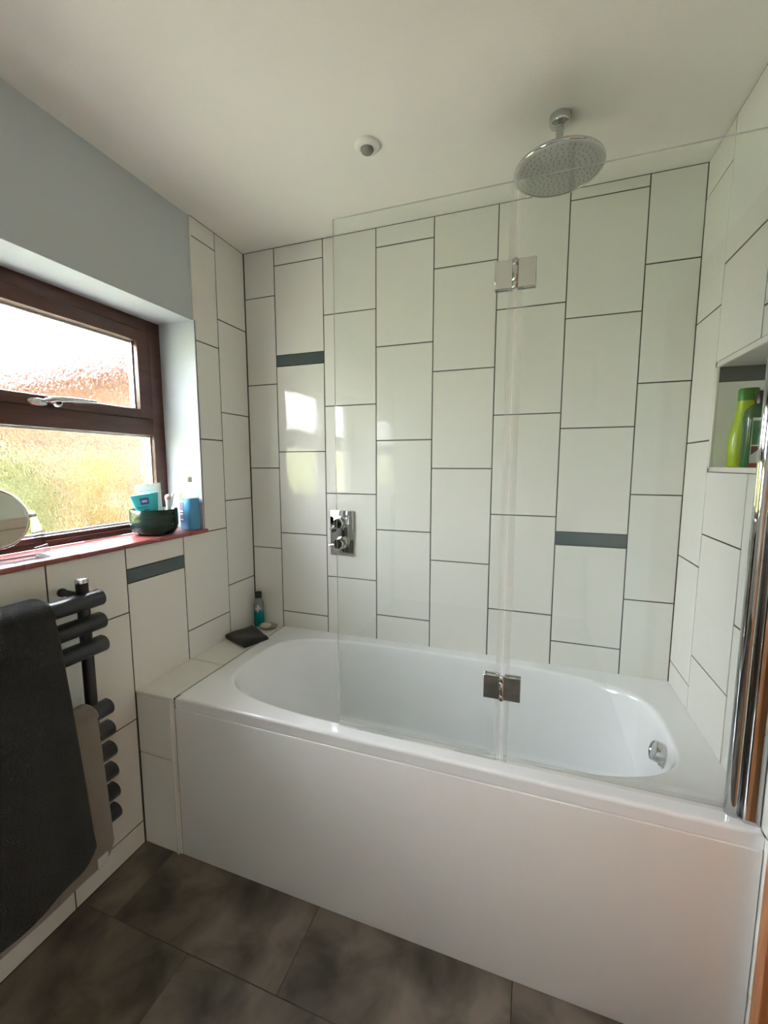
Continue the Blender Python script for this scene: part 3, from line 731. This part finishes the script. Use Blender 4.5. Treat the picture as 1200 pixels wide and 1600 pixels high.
def squeeze_tube(name, base, top_pt, wt, wb, facing, m, label, th=0.018, print_=None):
    """a flattened tube standing on its cap: crimped wide end up"""
    b, t = Vector(base), Vector(top_pt); up = (t - b).normalized(); L = (t - b).length
    side = up.cross(Vector(facing)).normalized() * -1; nrm = side.cross(up) * -1
    if nrm.dot(Vector(facing)) < 0: nrm = -nrm
    o = thing(name, label, 'tube', b)
    N = 28; rings = []
    for f in (0.0, 0.02, 0.15, 0.35, 0.55, 0.75, 0.9, 0.93, 1.0):
        wd = wb + (wt - wb) * f; d = th * (1 - f) ** 0.8 + 0.0012
        c = b + up * (0.025 + (L - 0.025) * f); ring = []
        for k in range(N):
            a = 2 * math.pi * k / N; ca, sa = math.cos(a), math.sin(a)
            ring.append(c + side * (wd / 2) * math.copysign(abs(ca) ** 0.75, ca) + nrm * d * math.copysign(abs(sa) ** 0.9, sa))
        rings.append(ring)
    bm = bmesh.new(); loft(bm, rings); body = obj('body', bm, m, o, angle=50)
    bm = bmesh.new(); cr = [[b + up * h + (side * math.cos(2 * math.pi * k / 20) + nrm * math.sin(2 * math.pi * k / 20)) * r for k in range(20)] for h, r in ((0.0, 0.0135), (0.004, 0.0155), (0.026, 0.0155))]
    loft(bm, cr); obj('cap', bm, M_WPLASTIC, o)
    def surf(f, u, off):
        wd = wb + (wt - wb) * f; d = th * (1 - f) ** 0.8 + 0.0012
        ca = max(-0.999, min(0.999, math.copysign(abs(2 * u) ** (1 / 0.75), u))); sa = math.sqrt(1 - ca * ca)
        return b + up * (0.025 + (L - 0.025) * f) + side * wd * u + nrm * (d * sa ** 0.9 + off)
    def patch(nm, f0, f1, u0, u1, mm, off=0.0006):
        bm = bmesh.new(); nu, nf = 8, 5
        g0 = [[bm.verts.new(surf(f0 + (f1 - f0) * j / nf, u0 + (u1 - u0) * i / nu, off)) for i in range(nu + 1)] for j in range(nf + 1)]
        g1 = [[bm.verts.new(surf(f0 + (f1 - f0) * j / nf, u0 + (u1 - u0) * i / nu, off - 0.0008)) for i in range(nu + 1)] for j in range(nf + 1)]
        for j in range(nf):
            for i in range(nu): bm.faces.new((g0[j][i], g0[j][i + 1], g0[j + 1][i + 1], g0[j + 1][i])); bm.faces.new((g1[j][i], g1[j + 1][i], g1[j + 1][i + 1], g1[j][i + 1]))
        obj(nm, bm, mm, body)
    for q in (print_ or []): patch(*q)
    return o
cf = (0.93, -0.83, 0.02)
M_TEAL = mat('teal_tube', (0.02, 0.42, 0.46), 0.3); M_NAVY = mat('navy_print', (0.02, 0.04, 0.20), 0.4); M_PALE = mat('pale_lilac_print', (0.35, 0.38, 0.62), 0.4); M_DTEAL = mat('dark_teal_print', (0.01, 0.14, 0.20), 0.4)
M_WTUBE = mat('white_tube', (0.82, 0.81, 0.78), 0.3); M_GPRINT = mat('grey_print', (0.42, 0.40, 0.38), 0.5)
squeeze_tube('face_wash_tube', (-0.062, -0.545, Z0 + 0.022), (-0.055, -0.577, 1.314), 0.094, 0.056, cf, M_TEAL, 'teal squeeze tube with a navy logo patch in the green pot', 0.017,
    [('logo_patch', 0.69, 0.89, -0.13, 0.20, M_NAVY), ('logo_line', 0.75, 0.83, -0.07, 0.15, M_PALE, 0.0009), ('print_line', 0.59, 0.62, -0.10, 0.40, M_DTEAL), ('print_line', 0.49, 0.535, -0.10, 0.14, M_DTEAL)])
squeeze_tube('cream_tube', (-0.105, -0.492, Z0 + 0.022), (-0.105, -0.515, 1.350), 0.092, 0.066, cf, M_WTUBE, 'tall white squeeze tube behind the teal tube in the pot', 0.017,
    [('print_line', 0.83, 0.838, -0.33, 0.33, M_GPRINT), ('print_line', 0.76, 0.772, -0.33, 0.33, M_GPRINT), ('print_line', 0.69, 0.697, 0.0, 0.25, M_PALE), ('print_mark', 0.955, 0.985, -0.02, 0.02, M_GPRINT)])
def brush(name, base, tip, m, label, head=True, r=0.0045, tipm=None):
    b, t = Vector(base), Vector(tip); o = thing(name, label, 'toothbrush', b)
    bm = bmesh.new(); tube(bm, [b, b.lerp(t, 0.3), b.lerp(t, 0.62), b.lerp(t, 0.8), t], [r, r * 1.15, r * 0.75, r * 0.7, r * 1.1], 12); h = obj('handle', bm, m, o)
    if head:
        d = (t - b).normalized(); nn = Vector((0.8, -0.6, 0)).normalized(); c = b.lerp(t, 0.90)
        bm = bmesh.new()
        for i in range(4):
            for s in (-1, 1): q = c + d * (i * 0.006 - 0.010) + d.cross(nn) * s * 0.0022; tube(bm, [q, q + nn * 0.010], 0.0016, 6)
        obj('bristles', bm, tipm or M_WPLASTIC, h)
    return o
M_PINK = mat('pink_plastic', (0.75, 0.16, 0.20), 0.35)
ob = thing('electric_toothbrush_head', 'white and pink brush head sticking out of the green pot', 'toothbrush', (-0.075, -0.447, Z0 + 0.015))
bm = bmesh.new(); lathe(bm, [(0, Z0 + 0.014), (0.008, Z0 + 0.014), (0.0085, Z0 + 0.09), (0.0095, Z0 + 0.125), (0.0125, Z0 + 0.140), (0.0120, Z0 + 0.148), (0.007, Z0 + 0.154), (0, Z0 + 0.156)], (-0.075, -0.447, 0), 'Z', 24)
obj('body', bm, M_WPLASTIC, ob, angle=70)
bm = bmesh.new(); lathe(bm, [(0, -0.004), (0.0075, -0.004), (0.0075, 0.006), (0.006, 0.0075), (0, 0.0075)], (0, 0, 0), 'Z', 20)
q = Vector((0, 0, 1)).rotation_difference(Vector((0.78, -0.62, 0))); bmesh.ops.transform(bm, matrix=Matrix.Translation((-0.0685, -0.4525, Z0 + 0.140)) @ q.to_matrix().to_4x4(), verts=bm.verts)
obj('bristle_pad', bm, M_PINK, ob)
brush('toothbrush', (-0.085, -0.452, Z0 + 0.016), (-0.066, -0.428, 1.311), M_WTUBE, 'thin white toothbrush leaning in the green pot by the reveal', True, 0.0042)

# mouthwash bottle, square section, half full
mb = thing('mouthwash_bottle', 'clear square bottle half full of bright blue mouthwash on the window sill', 'bottle', (-0.035, -0.378, Z0))
def rrect(cx, cy_, a, b, r, z, rot, n=6):
    out = []
    for (sx, sy, a0) in ((1, 1, 0), (-1, 1, 90), (-1, -1, 180), (1, -1, 270)):
        for i in range(n + 1):
            t = math.radians(a0 + 90 * i / n); x, y = sx * (a - r) + r * math.cos(t), sy * (b - r) + r * math.sin(t)
            out.append(Vector((cx + x * math.cos(rot) - y * math.sin(rot), cy_ + x * math.sin(rot) + y * math.cos(rot), z)))
    return out
mx_, my_, rot = -0.034, -0.376, math.radians(-12)
M_MWB = mat('clear_bottle_plastic', (0.80, 0.83, 0.82), 0.1, Alpha=0.15)
M_LIQ = mat('blue_mouthwash', (0.0, 0.28, 0.56), 0.08)
n_, l_, p_ = nodes(M_LIQ); p_.inputs['Transmission Weight'].default_value = 0.0; p_.inputs['IOR'].default_value = 1.33
def bring(s, z): return rrect(mx_, my_, 0.037 * s, 0.026 * s, 0.010 * s, z, rot)
bm = bmesh.new(); loft(bm, [bring(0.90, Z0), bring(1.0, Z0 + 0.006), bring(1.0, Z0 + 0.145), bring(0.97, Z0 + 0.163), bring(0.80, Z0 + 0.180), bring(0.45, Z0 + 0.192), rrect(mx_, my_, 0.0125, 0.0125, 0.012, Z0 + 0.198, rot), rrect(mx_, my_, 0.0125, 0.0125, 0.012, Z0 + 0.206, rot)])
body = obj('body', bm, M_MWB, mb, angle=45)
bm = bmesh.new(); loft(bm, [bring(0.87, Z0 + 0.003), bring(0.965, Z0 + 0.008), bring(0.965, Z0 + 0.136)]); obj('liquid', bm, M_LIQ, body, angle=45)
bm = bmesh.new(); lathe(bm, [(0, Z0 + 0.203), (0.0150, Z0 + 0.203), (0.0150, Z0 + 0.222), (0.0135, Z0 + 0.225), (0, Z0 + 0.225)], (mx_, my_, 0), 'Z', 28)
obj('cap', bm, mat('milky_cap', (0.70, 0.66, 0.58), 0.4), mb)
M_LBL = mat('navy_label', (0.02, 0.04, 0.15), 0.4); M_LBG = mat('green_label', (0.06, 0.28, 0.08), 0.4); M_LBW = mat('white_label', (0.72, 0.75, 0.74), 0.4)
def on_face(u, z, off):   # the narrow face of the bottle turned to the room's left
    x, y = -0.0 + u, -0.026 - off
    return Vector((mx_ + x * math.cos(rot) - y * math.sin(rot), my_ + x * math.sin(rot) + y * math.cos(rot), z))
def lbl(u0, u1, z0, z1, m, off=0.0005, nm='label'):
    vs = [on_face(u, z, o) for o in (off, off - 0.0008) for (u, z) in ((u0, z0), (u1, z0), (u1, z1), (u0, z1))]
    bm = bmesh.new(); v = [bm.verts.new(q) for q in vs]
    bm.faces.new(v[:4]); bm.faces.new(v[4:][::-1])
    for k in range(4): bm.faces.new((v[k], v[4 + k], v[4 + (k + 1) % 4], v[(k + 1) % 4]))
    bmesh.ops.recalc_face_normals(bm, faces=bm.faces); obj(nm, bm, m, body)
lbl(-0.030, -0.003, Z0 + 0.034, Z0 + 0.120, M_LBL); lbl(-0.030, -0.006, Z0 + 0.124, Z0 + 0.156, M_LBG); lbl(-0.030, -0.004, Z0 + 0.1195, Z0 + 0.125, M_LBW, 0.0007)
lbl(-0.026, -0.008, Z0 + 0.044, Z0 + 0.047, M_LBW, 0.0007, 'label_line'); lbl(-0.027, -0.009, Z0 + 0.078, Z0 + 0.084, M_LBW, 0.0007, 'label_line'); lbl(-0.027, -0.012, Z0 + 0.066, Z0 + 0.071, M_LBW, 0.0007, 'label_line')

# make-up mirror on an acrylic stand
mr = thing('vanity_mirror', 'round vanity mirror on a clear acrylic stand at the window sill', 'mirror', (-0.085, -1.040, Z0))
mc = Vector((-0.085, -1.045, Z0 + 0.125)); nd = Vector((0.93, -0.10, 0.25)).normalized()
obj('rim', oriented([(0, -0.007), (0.080, -0.007), (0.088, -0.004), (0.0895, 0.0), (0.088, 0.004), (0.0845, 0.006), (0.0815, 0.0045), (0.0815, 0.003), (0, 0.003)], mc, nd, 64), M_BRUSHED, mr)
M_MIR = mat('mirror_glass', (0.80, 0.82, 0.82), 0.02, 1.0)
obj('mirror_glass', oriented([(0, 0.0025), (0.0812, 0.0025), (0.0812, 0.0035), (0, 0.0035)], mc, nd, 64), M_MIR, mr)
hz = Vector((0, 0, 1)); sd = nd.cross(hz).normalized()
for s in (-1, 1):
    e = mc + sd * s * 0.090; bm = bmesh.new()
    f0, f1 = e + sd * s * 0.004, Vector((e.x, e.y, Z0)) + sd * s * 0.020
    fw = Vector((nd.x, nd.y, 0)).normalized()
    a = [f0 + fw * 0.012 + hz * 0.014, f0 - fw * 0.012 + hz * 0.014, f1 - fw * 0.035, f1 + fw * 0.055]
    b = [q + sd * s * 0.004 for q in a]
    loft(bm, [a, b]); obj('stand_arm', bm, M_CLEAR, mr)
    bm = bmesh.new(); tube(bm, [e - sd * s * 0.004, e + sd * s * 0.014], 0.006, 14); obj('pivot', bm, M_CHROME, mr)
c0 = Vector((mc.x, mc.y, Z0 + 0.0005)); fw = Vector((nd.x, nd.y, 0)).normalized(); bm = bmesh.new()
q0 = [c0 + sd * 0.110 + fw * 0.055, c0 - sd * 0.110 + fw * 0.055, c0 - sd * 0.110 - fw * 0.035, c0 + sd * 0.110 - fw * 0.035]
loft(bm, [q0, [q + hz * 0.005 for q in q0]]); obj('stand_base', bm, M_CLEAR, mr)

# ================================================================= THINGS ON THE LEDGE
ZL = ZB - 0.0015
sb = thing('shower_gel_bottle', 'small teal bottle with a black cap in the ledge corner', 'bottle', (0.050, -0.040, ZL))
M_TB = mat('teal_liquid', (0.0, 0.16, 0.18), 0.12); M_TC = mat('clear_grey_plastic', (0.30, 0.36, 0.36), 0.15, Transmission_Weight=0.5)
sc_ = (0.050, -0.040, 0)
bm = bmesh.new(); lathe(bm, [(0, ZL), (0.024, ZL), (0.0265, ZL + 0.004), (0.0265, ZL + 0.082), (0, ZL + 0.082)], sc_, 'Z', 32, 1.0, 0.8); b0 = obj('body', bm, M_TB, sb, angle=50)
bm = bmesh.new(); lathe(bm, [(0.0265, ZL + 0.082), (0.0262, ZL + 0.108), (0.0235, ZL + 0.128), (0.018, ZL + 0.142), (0.0145, ZL + 0.150), (0, ZL + 0.150)], sc_, 'Z', 32, 1.0, 0.8); obj('shoulder', bm, M_TC, sb, angle=60)
bm = bmesh.new(); lathe(bm, [(0, ZL + 0.149), (0.0165, ZL + 0.149), (0.0168, ZL + 0.174), (0.0155, ZL + 0.177), (0, ZL + 0.177)], sc_, 'Z', 28); obj('cap', bm, M_RUBBER, sb)
# diamond shaped pale label
lc = Vector((0.0585, -0.0625, ZL + 0.092)); bm = bmesh.new()
for off in (0.0, 0.0012):
    pass
R_ = [(0.0, 0.026), (0.016, 0.004), (0.0, -0.020), (-0.016, 0.004)]
def cyl(u, z, r):
    a = -math.pi / 2 + 0.35 + u / 0.0265; return Vector((sc_[0] + r * math.cos(a), sc_[1] + 0.8 * r * math.sin(a), ZL + 0.094 + z))
rin = [bm.verts.new(cyl(u * s, z * s, 0.0272)) for s in (1.0, 0.5) for u, z in R_]; mid = bm.verts.new(cyl(0, 0.002, 0.0275))
for k in range(4):
    j = (k + 1) % 4; bm.faces.new((rin[k], rin[j], rin[4 + j], rin[4 + k])); bm.faces.new((rin[4 + k], rin[4 + j], mid))
bmesh.ops.recalc_face_normals(bm, faces=bm.faces); obj('label', bm, mat('pale_label', (0.52, 0.54, 0.55), 0.4), b0)
# soap dish with a bar of soap
M_DISH = mat('clear_pinkish_dish', (0.60, 0.52, 0.47), 0.12, Transmission_Weight=0.4)
bm = bmesh.new(); lathe(bm, [(0, ZL), (0.030, ZL), (0.040, ZL + 0.004), (0.048, ZL + 0.012), (0.050, ZL + 0.012), (0.046, ZL + 0.006), (0.036, ZL + 0.003), (0, ZL + 0.0025)], (0.110, -0.052, 0), 'Z', 40, 1.0, 0.85)
tag(obj('soap_dish', bm, M_DISH, angle=60), 'shallow translucent soap dish on the ledge by the corner', 'soap dish')
bm = bmesh.new(); loft(bm, [superell(0.098, -0.052, 0.028 * s, 0.020 * s, 2.6, ZL + h, 36) for s, h in ((0.80, 0.003), (0.95, 0.006), (1.0, 0.012), (0.95, 0.018), (0.75, 0.0215), (0.4, 0.023))])
tag(obj('soap_bar', bm, mat('cream_soap', (0.66, 0.58, 0.48), 0.45), angle=80), 'oval cream bar of soap lying in the dish', 'soap')
# folded black cloth
M_CLOTH = mat('black_cloth', (0.010, 0.010, 0.011), 0.95, Sheen_Weight=0.2); add_bump(M_CLOTH, 300, 0.003, 2)
cl = thing('folded_cloth', 'folded black flannel lying on the tiled ledge', 'cloth', (0.09, -0.19, ZL))
def slab(pts, z0, h, seed, name):
    rnd = random.Random(seed); N = 12; bm = bmesh.new(); P = [Vector((x, y, 0)) for x, y in pts]
    def pt(u, v): return P[0].lerp(P[1], u).lerp(P[3].lerp(P[2], u), v)
    rows = {}
    for lay in (0, 1):
        for i in range(N + 1):
            for j in range(N + 1):
                u, v = i / N, j / N; q = pt(u, v); e = min(u, 1 - u, v, 1 - v)
                wob = 0.0045 * math.sin(u * 7 + seed) * math.cos(v * 6 + seed * 2)
                zz = z0 if lay == 0 else z0 + h * min(1, 0.68 + e * 5) + wob
                sag = max(0, q.x - 0.172) * 0.0
                rows[lay, i, j] = bm.verts.new((q.x, q.y, zz - sag))
    for i in range(N):
        for j in range(N):
            bm.faces.new((rows[1, i, j], rows[1, i + 1, j], rows[1, i + 1, j + 1], rows[1, i, j + 1])); bm.faces.new((rows[0, i, j], rows[0, i, j + 1], rows[0, i + 1, j + 1], rows[0, i + 1, j]))
    for i in range(N):
        for (a, b) in (((i, 0), (i + 1, 0)), ((i + 1, N), (i, N)), ((0, i + 1), (0, i)), ((N, i), (N, i + 1))):
            bm.faces.new((rows[0, a[0], a[1]], rows[0, b[0], b[1]], rows[1, b[0], b[1]], rows[1, a[0], a[1]]))
    bmesh.ops.recalc_face_normals(bm, faces=bm.faces); return obj(name, bm, M_CLOTH, cl, angle=70)
slab([(0.006, -0.232), (0.150, -0.285), (0.196, -0.172), (0.045, -0.088)], ZL, 0.014, 1, 'fold')
slab([(0.005, -0.240), (0.146, -0.292), (0.200, -0.186), (0.050, -0.094)], ZL + 0.011, 0.019, 2.3, 'fold')

# ================================================================= THINGS IN THE NICHE
ZN = NZ0 + 0.001
M_LIME = mat('lime_plastic', (0.33, 0.48, 0.015), 0.25); M_LCAP = mat('green_cap', (0.03, 0.20, 0.012), 0.3)
s1 = thing('shampoo_bottle', 'curvy lime green shampoo bottle with a green cap in the niche', 'bottle', (1.905, -0.272, ZN))
def sb_ring(hw, d, z): return superell(1.918, -0.262, hw, d, 2.5, z, 36)
bm = bmesh.new(); loft(bm, [sb_ring(0.034, 0.020, ZN), sb_ring(0.037, 0.022, ZN + 0.004), sb_ring(0.0375, 0.023, ZN + 0.05), sb_ring(0.0375, 0.023, ZN + 0.085), sb_ring(0.034, 0.022, ZN + 0.110), sb_ring(0.0275, 0.020, ZN + 0.140), sb_ring(0.0235, 0.018, ZN + 0.170), sb_ring(0.0225, 0.0175, ZN + 0.187), sb_ring(0.0225, 0.0175, ZN + 0.192)])
obj('body', bm, M_LIME, s1, angle=60)
bm = bmesh.new(); loft(bm, [sb_ring(0.0235, 0.0182, ZN + 0.191), sb_ring(0.0240, 0.0186, ZN + 0.195), sb_ring(0.0240, 0.0186, ZN + 0.222), sb_ring(0.0225, 0.017, ZN + 0.226)]); obj('cap', bm, M_LCAP, s1)
M_GB = mat('dark_green_bottle', (0.012, 0.10, 0.035), 0.15); M_GL = mat('green_label_front', (0.02, 0.19, 0.06), 0.35); M_GW = mat('white_label_band', (0.62, 0.66, 0.60), 0.35); M_RED = mat('dark_red_band', (0.22, 0.015, 0.02), 0.4)
s2 = thing('conditioner_bottle', 'dark green bottle with a white and red label in the niche', 'bottle', (1.932, -0.335, ZN))
cx2, cy2 = 1.9245, -0.325
def gb_ring(hw, d, z): return superell(cx2, cy2, hw, d, 3.2, z, 40)
bm = bmesh.new(); loft(bm, [gb_ring(0.034, 0.022, ZN), gb_ring(0.036, 0.024, ZN + 0.004), gb_ring(0.0365, 0.024, ZN + 0.135), gb_ring(0.034, 0.0235, ZN + 0.155), gb_ring(0.026, 0.020, ZN + 0.168), gb_ring(0.015, 0.014, ZN + 0.175)])
g0 = obj('body', bm, M_GB, s2, angle=50)
bm = bmesh.new(); lathe(bm, [(0, ZN + 0.173), (0.0150, ZN + 0.173), (0.0155, ZN + 0.205), (0.014, ZN + 0.209), (0, ZN + 0.209)], (cx2, cy2, 0), 'Z', 28); obj('cap', bm, mat('dark_brown_cap', (0.02, 0.012, 0.012), 0.3), s2)
def gl_patch(poly, m, off, nm):
    bm = bmesh.new(); vs = [bm.verts.new((cx2 + u, cy2 - 0.0243 - o, ZN + z)) for o in (off, 0.0) for u, z in poly]; k = len(poly)
    bm.faces.new(vs[:k]); bm.faces.new(vs[k:][::-1])
    for i in range(k): bm.faces.new((vs[i], vs[k + i], vs[k + (i + 1) % k], vs[(i + 1) % k]))
    bmesh.ops.recalc_face_normals(bm, faces=bm.faces); obj(nm, bm, m, g0)
gl_patch([(-0.026, 0.012), (0.026, 0.012), (0.026, 0.135), (-0.026, 0.135)], M_GW, 0.0004, 'label')
gl_patch([(-0.0245, 0.062), (0.0245, 0.062), (0.0245, 0.127), (-0.0245, 0.127)], M_GL, 0.0008, 'label_print')
gl_patch([(-0.0245, 0.034), (-0.010, 0.046), (-0.004, 0.058), (-0.0245, 0.058)], mat('brown_print', (0.10, 0.06, 0.05), 0.4), 0.0008, 'label_print')
gl_patch([(-0.026, 0.001), (0.026, 0.001), (0.026, 0.012), (-0.026, 0.012)], M_RED, 0.0005, 'label_band')
